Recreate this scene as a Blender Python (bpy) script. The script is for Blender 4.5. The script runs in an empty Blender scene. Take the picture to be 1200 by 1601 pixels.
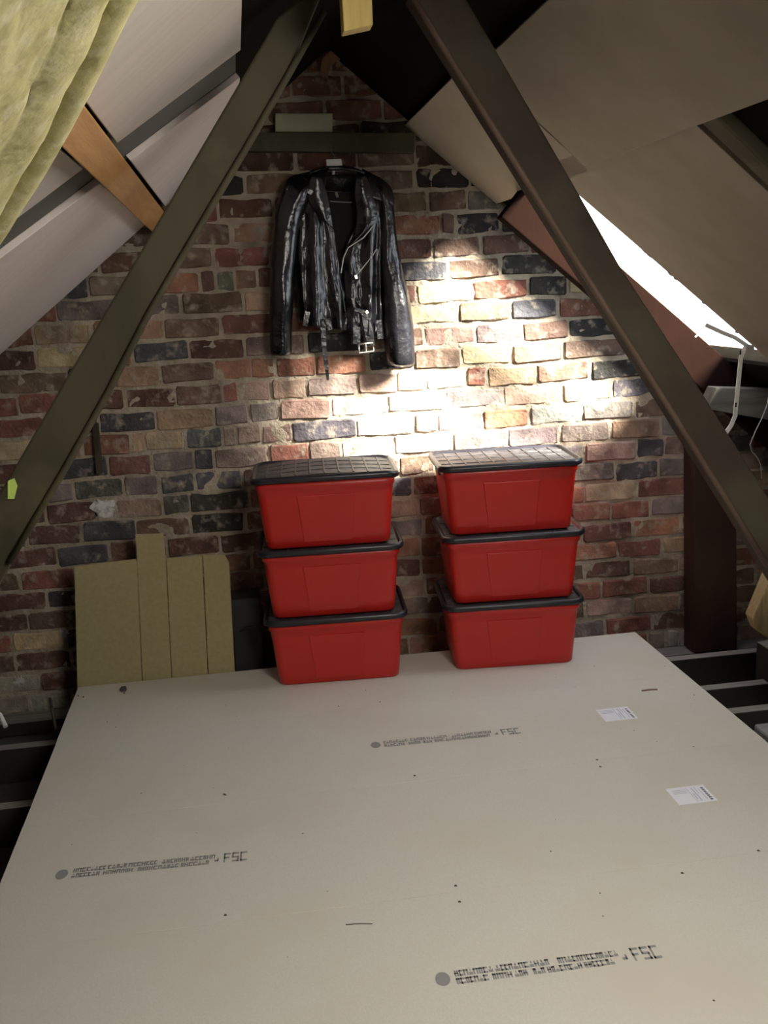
import bpy, bmesh, math, random
from mathutils import Vector, Matrix, noise
random.seed(7)
S = bpy.context.scene
COL = S.collection
rad = math.radians

# ------------------------------------------------------------------ camera
FPX, CAMH = 1567.0, 1.533                       # focal length in px of the 1200 px wide frame, metres above the boards
PIT, ROL, YAW = rad(12.49), rad(2.9), rad(7.7)
_fw = Vector((math.sin(YAW), math.cos(YAW), 0)); _rt = Vector((math.cos(YAW), -math.sin(YAW), 0)); _up = Vector((0, 0, 1))
cF = _fw*math.cos(PIT) - _up*math.sin(PIT)
_u = _up*math.cos(PIT) + _fw*math.sin(PIT)
cR = _rt*math.cos(ROL) - _u*math.sin(ROL)
cU = _rt*math.sin(ROL) + _u*math.cos(ROL)
cam = bpy.data.cameras.new('camera'); camo = bpy.data.objects.new('camera', cam); COL.objects.link(camo)
cam.sensor_fit = 'HORIZONTAL'; cam.sensor_width = 36; cam.lens = 36*FPX/1200
cam.clip_start = 0.02
M = Matrix((cR, cU, -cF)).transposed().to_4x4(); M.translation = (0, 0, CAMH); camo.matrix_world = M
S.camera = camo
# ------------------------------------------------------------------ sky, sun, added fill light, exposure
S.view_settings.view_transform = 'Standard'; S.view_settings.look = 'None'
S.view_settings.exposure = 0.16; S.view_settings.gamma = 1.0; S.view_settings.use_curve_mapping = False
W = bpy.data.worlds.new('sky'); S.world = W; W.use_nodes = True
W.node_tree.nodes['Background'].inputs[0].default_value = (0.86, 0.93, 1.0, 1)
W.node_tree.nodes['Background'].inputs[1].default_value = 5.0
def lamp(name, kind, loc, direction, energy, color, **kw):
    l = bpy.data.lights.new(name, kind); l.energy = energy; l.color = color
    for k, v in kw.items(): setattr(l, k, v)
    o = bpy.data.objects.new(name, l); COL.objects.link(o); o.location = loc
    o.rotation_euler = Vector(direction).to_track_quat('-Z', 'Y').to_euler(); return o
lamp('sun', 'SUN', (4, 0, 4), (-.74, .78, -.68), 56.0, (1.0, .94, .82), angle=rad(19))
lamp('added_fill_light', 'AREA', (1.02, 1.12, 1.86), (-.32, .52, -.78), 43.0, (1.0, .945, .85), shape='RECTANGLE', size=.8, size_y=.9)  # added fill, no such lamp seen; brightens the floor and boxes

# ------------------------------------------------------------------ helpers
def ray(px, py): return cF + cR*((px-600)/FPX) - cU*((py-800.5)/FPX)
O = Vector((0, 0, CAMH))
def onY(px, py, Y): d = ray(px, py); return O + d*(Y/d.y)
def onZ(px, py, z=0.0): d = ray(px, py); return O + d*((z-CAMH)/d.z)
def onP(px, py, p0, n): d = ray(px, py); return O + d*((Vector(p0)-O).dot(n)/d.dot(n))

def nt(name, base=(.5,.5,.5), rough=.7, metal=0.0, spec=.5):
    m = bpy.data.materials.new(name); m.use_nodes = True
    b = m.node_tree.nodes['Principled BSDF']
    b.inputs['Base Color'].default_value = (*base, 1); b.inputs['Roughness'].default_value = rough
    b.inputs['Metallic'].default_value = metal; b.inputs['Specular IOR Level'].default_value = spec
    return m, m.node_tree.nodes, m.node_tree.links, b
def mixed(name, c1, c2, scale=8, stretch=(1,1,1), rough=.75, bump=.15, bscale=60, detail=6, lo=.35, hi=.65, metal=0.0, c3=None, s3=2.0, lo3=.55, hi3=.75, spec=.5, dist=.004):
    """two tones mixed by noise, optional blotches of a third, fine bump"""
    m, N, L, b = nt(name, c1, rough, metal, spec)
    tc = N.new('ShaderNodeTexCoord'); mp = N.new('ShaderNodeMapping'); mp.inputs['Scale'].default_value = stretch
    L.new(tc.outputs['Object'], mp.inputs[0])
    n1 = N.new('ShaderNodeTexNoise'); n1.inputs['Scale'].default_value = scale; n1.inputs['Detail'].default_value = detail
    L.new(mp.outputs[0], n1.inputs[0])
    mr = N.new('ShaderNodeMapRange'); mr.inputs[1].default_value = lo; mr.inputs[2].default_value = hi
    L.new(n1.outputs[0], mr.inputs[0])
    mx = N.new('ShaderNodeMix'); mx.data_type = 'RGBA'; mx.inputs[6].default_value = (*c1,1); mx.inputs[7].default_value = (*c2,1)
    L.new(mr.outputs[0], mx.inputs[0]); out = mx.outputs[2]
    if c3:
        n3 = N.new('ShaderNodeTexNoise'); n3.inputs['Scale'].default_value = s3; n3.inputs['Detail'].default_value = 4
        L.new(tc.outputs['Object'], n3.inputs[0])
        m3 = N.new('ShaderNodeMapRange'); m3.inputs[1].default_value = lo3; m3.inputs[2].default_value = hi3; L.new(n3.outputs[0], m3.inputs[0])
        x3 = N.new('ShaderNodeMix'); x3.data_type = 'RGBA'; x3.inputs[7].default_value = (*c3,1)
        L.new(m3.outputs[0], x3.inputs[0]); L.new(out, x3.inputs[6]); out = x3.outputs[2]
    L.new(out, b.inputs['Base Color'])
    if bump:
        nb = N.new('ShaderNodeTexNoise'); nb.inputs['Scale'].default_value = bscale; nb.inputs['Detail'].default_value = 5
        L.new(mp.outputs[0], nb.inputs[0])
        bp = N.new('ShaderNodeBump'); bp.inputs['Strength'].default_value = bump; bp.inputs['Distance'].default_value = dist
        L.new(nb.outputs[0], bp.inputs['Height']); L.new(bp.outputs[0], b.inputs['Normal'])
    return m

class MB:
    def __init__(s): s.v = []; s.f = []
    def add(s, vs, fs):
        n = len(s.v); s.v += [tuple(v) for v in vs]; s.f += [tuple(i+n for i in f) for f in fs]; return s
    def box(s, x0, x1, y0, y1, z0, z1):
        return s.hexa([(x0,y0,z0),(x1,y0,z0),(x1,y1,z0),(x0,y1,z0)], [(x0,y0,z1),(x1,y0,z1),(x1,y1,z1),(x0,y1,z1)])
    def hexa(s, a, b):
        n = len(a)
        return s.add(list(a)+list(b), [tuple(range(n))[::-1], tuple(range(n,2*n))] + [(i,(i+1)%n,(i+1)%n+n,i+n) for i in range(n)])
    def loft(s, rings, cap=True, closed=True):
        n = len(rings[0]); vs = [v for r in rings for v in r]; fs = []
        for k in range(len(rings)-1):
            for i in range(n if closed else n-1):
                j = (i+1) % n; fs.append((k*n+i, k*n+j, (k+1)*n+j, (k+1)*n+i))
        if cap: fs.append(tuple(range(n))[::-1]); fs.append(tuple(range((len(rings)-1)*n, len(rings)*n)))
        return s.add(vs, fs)
    def tube(s, pts, r, n=8, squash=None, cap=True):
        pts = [Vector(p) for p in pts]; rings = []
        for i, p in enumerate(pts):
            t = (pts[min(i+1,len(pts)-1)] - pts[max(i-1,0)]).normalized()
            a = Vector((0,0,1)) if abs(t.z) < .9 else Vector((0,1,0))
            e1 = t.cross(a).normalized(); e2 = t.cross(e1)
            rr = r[i] if isinstance(r, (list,tuple)) else r
            rings.append([p + e1*math.cos(2*math.pi*k/n)*rr + e2*math.sin(2*math.pi*k/n)*rr for k in range(n)])
        return s.loft(rings, cap)
    def grid(s, fn, nu, nv):
        vs = [fn(i/nu, j/nv) for j in range(nv+1) for i in range(nu+1)]
        fs = [(j*(nu+1)+i, j*(nu+1)+i+1, (j+1)*(nu+1)+i+1, (j+1)*(nu+1)+i) for j in range(nv) for i in range(nu)]
        return s.add(vs, fs)
    def build(s, name, mat, parent=None, smooth=False, bevel=0, sub=0, thick=0, seg=2, offset=0.0, loc=None):
        me = bpy.data.meshes.new(name); me.from_pydata(s.v, [], s.f); me.validate(); me.update()
        bm = bmesh.new(); bm.from_mesh(me); bmesh.ops.recalc_face_normals(bm, faces=bm.faces); bm.to_mesh(me); bm.free()
        o = bpy.data.objects.new(name, me); COL.objects.link(o)
        if mat: me.materials.append(mat)
        if parent: o.parent = parent
        if loc: o.location = loc
        if thick:
            m = o.modifiers.new('thick', 'SOLIDIFY'); m.thickness = thick; m.offset = offset
        if bevel:
            m = o.modifiers.new('bevel', 'BEVEL'); m.width = bevel; m.segments = seg; m.limit_method = 'ANGLE'; m.angle_limit = rad(35)
        if sub:
            m = o.modifiers.new('sub', 'SUBSURF'); m.levels = sub; m.render_levels = sub
        if smooth:
            for p in me.polygons: p.use_smooth = True
        return o
def tag(o, label=None, cat=None, group=None, kind=None):
    for k, v in (('label',label),('category',cat),('group',group),('kind',kind)):
        if v: o[k] = v
    return o
def thing(name, loc, label, cat, group=None, rz=0.0):
    o = bpy.data.objects.new(name, None); COL.objects.link(o); o.location = loc; o.rotation_euler = (0,0,rz)
    o.empty_display_size = .05
    return tag(o, label, cat, group)
def here(o): o.location = (0,0,0); return o
def copy_tree(o, parent=None):
    kids = [c for c in bpy.data.objects if c.parent == o]
    c = o.copy(); COL.objects.link(c); c.parent = parent
    for k in kids: copy_tree(k, c)
    return c
def rebase(o, base):
    """move a thing's children so that its Empty sits at base without moving the shapes"""
    for c in bpy.data.objects:
        if c.parent == o: c.location = Vector(c.location) - Vector(base)
    o.location = base

# ------------------------------------------------------------------ materials
OLDWOOD = mixed('old_dark_timber', (.023,.014,.007), (.042,.027,.014), 5, (1,1,1), .8, .4, 30, c3=(.05,.045,.025), s3=3, lo3=.5, hi3=.7)
GREENWOOD = mixed('aged_green_tinged_timber', (.034,.028,.013), (.062,.053,.026), 6, (1,1,.35), .75, .4, 30, c3=(.085,.075,.036), s3=5, lo3=.52, hi3=.68)
RAFTWOOD = mixed('near_black_rafter', (.0055,.0022,.0014), (.008,.0032,.002), 7, (1,1,.4), .95, .4, 30, spec=.04)  # near black because the rafter's shade is put into its colour
STRIPWOOD = mixed('lit_brown_arris', (.075,.045,.028), (.11,.07,.045), 7, (1,1,.4), .75, .4, 30)  # paler brown: light along the right strut's edge put into the colour
REDWOOD = mixed('reddish_brown_timber', (.026,.011,.007), (.045,.020,.011), 7, (1,1,.4), .75, .4, 30)
PINE = mixed('orange_pine', (.44,.215,.07), (.52,.28,.10), 9, (6,.5,6), .55, .15, 40)
YELLOWWOOD = mixed('yellow_pine', (.42,.30,.08), (.55,.40,.12), 10, (4,4,.6), .6, .2, 40)
GREYWOOD = mixed('weathered_grey_timber', (.055,.048,.040), (.09,.08,.066), 8, (.4,3,3), .9, .3, 40, spec=.1)
TANWOOD = mixed('split_tan_timber', (.30,.22,.10), (.42,.33,.17), 14, (8,8,.6), .75, .5, 40)
def dusty(name, side, dust):
    m, N, L, b = nt(name, side, .9)
    g = N.new('ShaderNodeNewGeometry'); sp = N.new('ShaderNodeSeparateXYZ'); L.new(g.outputs['Normal'], sp.inputs[0])
    mr = N.new('ShaderNodeMapRange'); mr.inputs[1].default_value = .6; mr.inputs[2].default_value = .9; L.new(sp.outputs['Z'], mr.inputs[0])
    n = N.new('ShaderNodeTexNoise'); n.inputs['Scale'].default_value = 14; n.inputs['Detail'].default_value = 6
    mu = N.new('ShaderNodeMath'); mu.operation = 'MULTIPLY'; L.new(mr.outputs[0], mu.inputs[0]); L.new(n.outputs[0], mu.inputs[1])
    x = N.new('ShaderNodeMix'); x.data_type = 'RGBA'; x.inputs[6].default_value = (*side,1); x.inputs[7].default_value = (*dust,1)
    L.new(mu.outputs[0], x.inputs[0]); L.new(x.outputs[2], b.inputs['Base Color']); return m
JOIST = dusty('dusty_joist', (.020,.016,.013), (.40,.37,.34))
SARK = mixed('black_roof_boarding', (.008,.0065,.005), (.014,.011,.008), 5, (1,.4,1), .95, .3, 20, spec=.05)
PANEL_L = mixed('pale_insulation_board', (.53,.48,.42), (.58,.51,.47), 7, (.6,5,.6), .6, .06, 60)
PANEL_LIT = mixed('lit_pinkish_board', (.64,.57,.53), (.70,.62,.59), 7, (.6,5,.6), .6, .06, 60)  # same left lining; pinkish bounce light put into a paler colour
PANEL_SHADED = mixed('shaded_insulation_board', (.27,.235,.18), (.31,.27,.215), 6, (1,1,1), .65, .06, 60)  # same lining board in dim light, the shade put into its colour
def chip_mat():
    m = mixed('chipboard', (.60,.578,.51), (.665,.64,.572), 240, (1,1,1), .58, .10, 260, detail=4, lo=.3, hi=.7, c3=(.60,.56,.47), s3=1.7, lo3=.48, hi3=.72, dist=.001)
    return m
CHIP = chip_mat()
CARD = mixed('olive_brown_card', (.33,.28,.135), (.37,.315,.165), 60, (1,1,1), .85, .15, 160, dist=.001)
RED = mixed('red_plastic', (.54,.020,.013), (.49,.017,.012), 3, (1,1,1), .38, .04, 90, dist=.001)
for n in RED.node_tree.nodes:
    if n.type == 'BSDF_PRINCIPLED':
        n.inputs['Subsurface Weight'].default_value = .12; n.inputs['Subsurface Radius'].default_value = (.05,.008,.005); n.inputs['Subsurface Scale'].default_value = .5
BLACKP = mixed('black_plastic', (.014,.013,.018), (.022,.021,.028), 20, (1,1,1), .34, .05, 120, dist=.001)
LIDTOP = mixed('dusty_black_lid', (.04,.039,.044), (.115,.112,.118), 30, (1,1,1), .45, .25, 90, lo=.4, hi=.75)
LEATHER = mixed('black_leather', (.005,.005,.006), (.009,.009,.012), 18, (1,1,1), .25, .65, 26, detail=8, spec=.75, dist=.007)
LINING = mixed('black_lining', (.005,.005,.006), (.009,.009,.010), 30, (1,1,1), .8, .1, 80)
STEEL = nt('bright_zip_metal', (.62,.60,.56), .35, 1.0)[0]
ZIP = nt('dull_zip_teeth', (.33,.32,.30), .45, .9)[0]
WHITE = mixed('white_plastic', (.78,.77,.74), (.72,.71,.68), 12, (1,1,1), .5, .04, 60)
PAPER = nt('white_sticker_paper', (.84,.85,.90), .5)[0]
INK = nt('grey_stamp_ink', (.265,.27,.265), .7)[0]
INKD = nt('dark_print', (.12,.13,.16), .6)[0]
INKL = nt('pale_blue_print', (.50,.53,.66), .6)[0]
BLACKBOX = mixed('matt_black_card', (.012,.012,.014), (.018,.018,.02), 15, (1,1,1), .7, .1, 60)
WOOL = mixed('yellow_mineral_wool', (.42,.38,.17), (.58,.53,.27), 14, (1,1,1), .95, .5, 50, detail=9, c3=(.62,.58,.36), s3=30, lo3=.5, hi3=.72, dist=.006)
LIME = nt('lime_tape', (.55,.72,.16), .6)[0]
PLASTER = mixed('dusty_ceiling_back', (.035,.033,.03), (.07,.066,.06), 4, (1,1,1), .95, .4, 30)
WIRE = nt('grey_wire', (.30,.29,.28), .5)[0]
PALESTONE = mixed('pale_rubble', (.26,.26,.20), (.36,.35,.28), 12, (1,1,1), .9, .6, 40)
RUBBLE = mixed('crumbs', (.05,.045,.04), (.10,.09,.07), 12, (1,1,1), .9, .3, 40)

def mortar_mat():
    return mixed('lime_mortar', (.33,.275,.205), (.45,.385,.295), 14, (1,1,1), .95, .9, 55, detail=8, c3=(.19,.155,.12), s3=5, lo3=.52, hi3=.72, dist=.012)
MORTAR = mortar_mat()
def brick_mat():
    m, N, L, b = nt('old_brick', (.3,.1,.06), .88, spec=.3)
    oi = N.new('ShaderNodeObjectInfo'); tc = N.new('ShaderNodeTexCoord')
    geo = N.new('ShaderNodeNewGeometry')
    n1 = N.new('ShaderNodeTexNoise'); n1.inputs['Scale'].default_value = 11; n1.inputs['Detail'].default_value = 7
    n2 = N.new('ShaderNodeTexNoise'); n2.inputs['Scale'].default_value = 26; n2.inputs['Detail'].default_value = 6
    n3 = N.new('ShaderNodeTexNoise'); n3.inputs['Scale'].default_value = 70; n3.inputs['Detail'].default_value = 6
    for n in (n1,n2,n3): L.new(geo.outputs['Position'], n.inputs[0])
    mr = N.new('ShaderNodeMapRange'); mr.inputs[1].default_value=.3; mr.inputs[2].default_value=.7; mr.inputs[3].default_value=.55; mr.inputs[4].default_value=1.4
    L.new(n1.outputs[0], mr.inputs[0])
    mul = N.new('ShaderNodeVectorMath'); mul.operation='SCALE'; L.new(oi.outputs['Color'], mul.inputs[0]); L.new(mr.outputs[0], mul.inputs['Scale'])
    # lime smears
    ms = N.new('ShaderNodeMapRange'); ms.inputs[1].default_value=.54; ms.inputs[2].default_value=.76; ms.inputs[4].default_value=.8; L.new(n2.outputs[0], ms.inputs[0])
    mx = N.new('ShaderNodeMix'); mx.data_type='RGBA'; mx.inputs[7].default_value=(.40,.34,.27,1)
    L.new(ms.outputs[0], mx.inputs[0]); L.new(mul.outputs[0], mx.inputs[6]); L.new(mx.outputs[2], b.inputs['Base Color'])
    add = N.new('ShaderNodeMath'); add.operation='ADD'; L.new(n2.outputs[0], add.inputs[0]); L.new(n3.outputs[0], add.inputs[1])
    bp = N.new('ShaderNodeBump'); bp.inputs['Strength'].default_value=.8; bp.inputs['Distance'].default_value=.008
    L.new(add.outputs[0], bp.inputs['Height']); L.new(bp.outputs[0], b.inputs['Normal'])
    return m
BRICK = brick_mat()

# ------------------------------------------------------------------ the roof planes
YW = 4.25                                        # face of the gable wall
SR, SL = .86, .80                                # right and left slopes (rise per metre)
PR = Vector((1.12, 4.2, 1.843)); NR = Vector((SR, 0, 1)).normalized()
PL = Vector((-.338, 4.2, 1.809)); NL = Vector((-SL, 0, 1)).normalized()
XR = (1.843 + SR*1.12 - 1.809 - SL*.338)/(SL+SR); ZR = 1.843 - SR*(XR-1.12)     # ridge of the panel planes
def zr(x, off=0.0): return 1.843 - SR*(x-1.12) + off*math.sqrt(1+SR*SR)
def zl(x, off=0.0): return 1.809 + SL*(x+.338) + off*math.sqrt(1+SL*SL)
OFF = .03
FLOORZ = -.24
def roof(name, xs, ys, zf, holes):
    m = MB()
    for i in range(len(xs)-1):
        for j in range(len(ys)-1):
            if (i,j) in holes: continue
            x0,x1,y0,y1 = xs[i],xs[i+1],ys[j],ys[j+1]
            a = [(x0,y0,zf(x0,OFF)),(x1,y0,zf(x1,OFF)),(x1,y1,zf(x1,OFF)),(x0,y1,zf(x0,OFF))]
            m.hexa(a, [(p[0],p[1],p[2]+.014) for p in a])
    return tag(m.build(name, SARK), kind='structure')
roof('ceiling_right', [XR-.02,.78,1.10,1.50,1.93,3.9], [-3.0,.35,1.6,2.9,4.02,4.6], zr, {(2,3),(3,3)})
roof('ceiling_left', [-3.6,XR+.02], [-3.0,4.6], zl, set())
tag(MB().box(-3.6,3.9,-3.0,4.6,FLOORZ-.05,FLOORZ).build('floor', PLASTER), kind='structure')
m = MB(); m.hexa([(-3.6,-3.06,FLOORZ),(3.9,-3.06,FLOORZ),(XR,-3.06,3.1)], [(-3.6,-3.0,FLOORZ),(3.9,-3.0,FLOORZ),(XR,-3.0,3.1)])
tag(m.build('wall_front', mixed('rear_gable_brick',(.10,.06,.045),(.16,.11,.085),9,(1,1,1),.9,.3,30)), kind='structure')

# ------------------------------------------------------------------ brick gable wall
wall = tag(bpy.data.objects.new('wall_back', None), kind='structure'); COL.objects.link(wall); wall.location = (0, YW, 0)
def mort(u, v):
    x = -1.7 + 4.6*u; z = FLOORZ + 3.0*v
    z = min(z, zl(x, OFF+.02), zr(x, OFF+.02))
    n = noise.fractal(Vector((x*16, z*16, 1.3)), 1.0, 2.0, 4)
    return (x, .0048 - .0105*n, z)
mortar = MB().grid(mort, 230, 150).build('mortar', MORTAR, wall, smooth=True)
mortar['kind'] = 'stuff'
MB().hexa([(-3.6,.05,FLOORZ),(3.9,.05,FLOORZ),(XR,.05,ZR+.3)],[(-3.6,.3,FLOORZ),(3.9,.3,FLOORZ),(XR,.3,ZR+.3)]).build('backing', MORTAR, wall)

def mute(c, k=.34):
    g = .35*c[0]+.45*c[1]+.2*c[2]; w = (g*1.12, g*.98, g*.84)
    return tuple(c[i]*(1-k)+w[i]*k for i in range(3))
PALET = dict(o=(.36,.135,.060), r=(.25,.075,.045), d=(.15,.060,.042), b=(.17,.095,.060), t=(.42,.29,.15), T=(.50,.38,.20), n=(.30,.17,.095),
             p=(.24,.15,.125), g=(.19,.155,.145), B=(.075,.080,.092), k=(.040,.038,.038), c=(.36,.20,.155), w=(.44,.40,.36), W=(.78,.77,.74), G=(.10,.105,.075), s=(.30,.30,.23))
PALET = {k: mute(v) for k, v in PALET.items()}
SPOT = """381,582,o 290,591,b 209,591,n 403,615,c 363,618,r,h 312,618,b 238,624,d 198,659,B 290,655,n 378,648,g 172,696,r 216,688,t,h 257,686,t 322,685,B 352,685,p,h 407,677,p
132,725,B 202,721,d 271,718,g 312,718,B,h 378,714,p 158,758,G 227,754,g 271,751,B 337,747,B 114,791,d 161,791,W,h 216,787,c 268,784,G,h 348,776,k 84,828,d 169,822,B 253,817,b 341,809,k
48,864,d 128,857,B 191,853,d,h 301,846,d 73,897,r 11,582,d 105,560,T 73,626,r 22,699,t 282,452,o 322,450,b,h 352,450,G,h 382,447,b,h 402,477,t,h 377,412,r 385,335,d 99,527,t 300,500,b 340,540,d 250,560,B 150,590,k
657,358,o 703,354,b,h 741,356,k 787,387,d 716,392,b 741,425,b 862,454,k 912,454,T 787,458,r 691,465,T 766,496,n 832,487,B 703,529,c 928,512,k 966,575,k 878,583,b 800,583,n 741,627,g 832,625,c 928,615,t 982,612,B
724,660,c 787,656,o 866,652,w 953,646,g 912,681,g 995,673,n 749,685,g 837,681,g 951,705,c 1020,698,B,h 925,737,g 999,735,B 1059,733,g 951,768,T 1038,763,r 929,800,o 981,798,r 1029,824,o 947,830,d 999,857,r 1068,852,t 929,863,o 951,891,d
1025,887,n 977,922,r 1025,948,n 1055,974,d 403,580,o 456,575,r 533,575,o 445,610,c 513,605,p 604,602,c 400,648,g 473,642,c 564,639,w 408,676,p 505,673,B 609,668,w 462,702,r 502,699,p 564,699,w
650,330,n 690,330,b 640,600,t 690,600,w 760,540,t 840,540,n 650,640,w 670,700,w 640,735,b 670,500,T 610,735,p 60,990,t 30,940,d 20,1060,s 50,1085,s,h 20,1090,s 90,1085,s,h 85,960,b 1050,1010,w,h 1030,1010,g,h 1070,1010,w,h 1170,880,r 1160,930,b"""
CP = .0917; Z0 = -.002
rows = {}
for tok in SPOT.split():
    q = tok.split(','); p = onY(float(q[0]), float(q[1]), YW)
    k = math.floor((p.z-Z0)/CP); rows.setdefault(k, []).append((p.x, .225 if len(q) < 4 else .112, q[2]))
# 12 irregular brick shapes, 48 triangles each, unit length and unit height
def brick_mesh(seed):
    rnd = random.Random(seed); N_ = 10
    base = [(-.5,-.42),(-.46,-.5),(0,-.5),(.46,-.5),(.5,-.42),(.5,.42),(.46,.5),(0,.5),(-.46,.5),(-.5,.42)]
    out = [(x*(1+rnd.uniform(-.03,.016)), z*(1+rnd.uniform(-.16,.08))) for x, z in base]
    m = MB(); r0 = [(x,.034,z) for x, z in out]; r1 = [(x,.002+rnd.uniform(-.0015,.0025),z) for x, z in out]
    r2 = [(x*.965,-.0035+rnd.uniform(-.002,.0025),z*.88) for x, z in out]
    m.loft([r0,r1,r2], cap=False); m.f.append(tuple(range(20,30)))
    me = bpy.data.meshes.new('brick'); me.from_pydata(m.v, [], m.f); me.update()
    bm = bmesh.new(); bm.from_mesh(me); bmesh.ops.recalc_face_normals(bm, faces=bm.faces); bmesh.ops.triangulate(bm, faces=[f for f in bm.faces if len(f.verts) > 4]); bm.to_mesh(me); bm.free()
    me.materials.append(BRICK); return me
BM = [brick_mesh(s) for s in range(14)]
allb = []
rb = random.Random(21)
XMIN, XMAX = -1.45, 2.75
for k in range(-3, 28):
    zc = Z0 + CP*(k+.5)
    lim_l = (zc - .04 - zl(0, OFF))/SL; lim_r = (zr(0, OFF) - zc + .04)/SR
    a, b_ = max(XMIN, lim_l), min(XMAX, lim_r)
    if b_ - a < .1: continue
    sp = sorted(rows.get(k, []))
    ed = []                                         # [x0, x1, colour]
    for cx, ln, c in sp: ed.append([cx-ln/2, cx+ln/2, c])
    for i in range(len(ed)-1):
        if ed[i][1] > ed[i+1][0]:
            mid = (ed[i][1]+ed[i+1][0])/2; ed[i][1] = mid; ed[i+1][0] = mid
    full = []; cur = a - rb.uniform(.02,.2)
    def fill(x0, x1):
        g = x1-x0
        if g < .075: return False
        n = max(1, round(g/.238))
        if g < .17: n = 1
        if .3 < g < .42 and n == 1: n = 2
        w = g/n
        for i in range(n):
            lo, hi = x0+i*w, x0+(i+1)*w
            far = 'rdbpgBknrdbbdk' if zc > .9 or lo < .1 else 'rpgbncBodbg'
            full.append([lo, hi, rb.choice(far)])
        return True
    for e in ed:
        if e[1]-e[0] < .05: continue
        if not fill(cur, e[0]):
            if full and e[0] > cur: full[-1][1] = (cur+e[0])/2; e[0] = (cur+e[0])/2
            elif not full: pass
        full.append(e); cur = e[1]
    fill(cur, b_ + rb.uniform(.02,.2))
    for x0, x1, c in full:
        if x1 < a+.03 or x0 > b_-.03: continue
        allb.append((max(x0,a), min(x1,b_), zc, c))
def inview(x, z):
    q = Vector((x, YW, z)) - O; d = q.dot(cF); px, py = 600+FPX*q.dot(cR)/d, 800.5-FPX*q.dot(cU)/d
    return -40 < px < 1240 and -40 < py < 1140
def hid(x, z):            # behind the stacks, the jacket or the card: still brick, but seen by nobody from the room
    if -.70 < x < -.12 and z < .44: return True
    if (.08 < x < .55 or .82 < x < 1.28) and z < .74: return True
    if .22 < x < .62 and 1.40 < z < 1.95: return True
    return z > 2.2
vis = [b for b in allb if inview((b[0]+b[1])/2, b[2])]
vis.sort(key=lambda b: hid((b[0]+b[1])/2, b[2]))
JO = .0125
rest = MB()
for i, (x0, x1, zc, c) in enumerate(vis):
    x = (x0+x1)/2; base = PALET[c]; j = [rb.uniform(.82,1.2)]*3; j = [q*rb.uniform(.94,1.06) for q in j]
    peak_shade = 1 - .62*min(1, max(0, (zc-1.75)/.40)); colr = [min(.9, base[t]*j[t]*peak_shade) for t in range(3)] + [1]  # upper bricks darkened: shade under the peak put into their colour
    ln, ht = max(.03, x1-x0-JO*rb.uniform(.6,1.25)), CP-JO*rb.uniform(.65,1.2)
    if i < 300:
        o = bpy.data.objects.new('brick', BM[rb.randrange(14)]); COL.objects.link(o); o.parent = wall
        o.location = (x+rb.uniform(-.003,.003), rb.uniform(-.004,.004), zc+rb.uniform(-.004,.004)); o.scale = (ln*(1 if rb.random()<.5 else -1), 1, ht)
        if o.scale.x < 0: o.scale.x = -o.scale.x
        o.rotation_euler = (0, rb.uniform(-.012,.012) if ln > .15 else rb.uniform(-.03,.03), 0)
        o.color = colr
    else:
        me = BM[rb.randrange(14)]
        rest.add([(x+v.co.x*ln, v.co.y, zc+v.co.z*ht) for v in me.vertices], [tuple(p.vertices) for p in me.polygons])
if rest.v:
    o = rest.build('bricks_behind_things', BRICK, wall); o['kind'] = 'stuff'; o.color = (.17,.09,.06,1)

r_ = random.Random(5)
for cx, cy, rr_ in ((160,793,17),(100,990,8),(30,1065,9)):
    c = onY(cx,cy,YW-.012); k = rr_/345; m = MB(); n = 22
    ring = [(c.x+k*math.cos(2*math.pi*i/n)*r_.uniform(.55,1.25), 0, c.z+.8*k*math.sin(2*math.pi*i/n)*r_.uniform(.5,1.3)) for i in range(n)]
    m.loft([[(x,.006,z) for x,_,z in ring],[(x,-.001,z) for x,_,z in ring],[(c.x+(x-c.x)*.6,-.003,c.z+(z-c.z)*.6) for x,_,z in ring]]); o = m.build('paint_splash', mixed('white_splash',(.62,.61,.58),(.35,.33,.31),40,lo=.45,hi=.6), wall); o.location = (0,-.008,0)
# ------------------------------------------------------------------ roof lining panels
def panel(pts, n, p0, off, th, mat, name, label, cat, group=None):
    """flat board with corners given on the roof plane, thickness upwards"""
    b = Vector(pts[0]); m = MB()
    lo = [Vector(p)+n*off for p in pts]; m.hexa(lo, [p+n*th for p in lo])
    o = m.build(name, mat, bevel=.002)
    base = sum(lo, Vector())/len(lo)
    for v in o.data.vertices: v.co -= base
    o.location = base
    return tag(o, label, cat, group)
def pr(x, y): return Vector((x, y, zr(x)))
def pl(x, y): return Vector((x, y, zl(x)))
g = 'insulation boards lining the roof'
panel([pr(.735,3.10),pr(1.107,3.10),pr(1.107,4.24),pr(.735,4.24)], NR, PR, .004, .018, mixed('lit_far_board',(.42,.38,.31),(.46,.42,.35),6), 'roof_panel', 'narrow pale board under the roof against the brick wall, right of the black jacket', 'roof board', g)  # same lining again, light off the wall put into a paler colour
panel([pr(.755,1.66),pr(1.085,1.66),pr(1.085,3.05),pr(.755,3.0)], NR, PR, -.014, .016, PANEL_SHADED, 'roof_panel', 'large board darkened for shade at top right, overlapping the board above the bright gap', 'roof board', g)
panel([pr(1.05,2.34),pr(2.55,2.30),pr(2.55,3.30),pr(1.05,3.375)], NR, PR, .004, .018, PANEL_SHADED, 'roof_panel', 'shade-darkened board whose edge borders the bright white gap in the roof', 'roof board', g)
def pp(x, y): return onP(x, y, PL, NL)
gx = lambda x, d: 390 - .757*x + d                # made-up joint in place of a cast shadow band on the left slope: its upper (-) and lower (+) edge in the photo
U = lambda x: pp(x, gx(x,-22)); D_ = lambda x: pp(x, gx(x,20))
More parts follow.
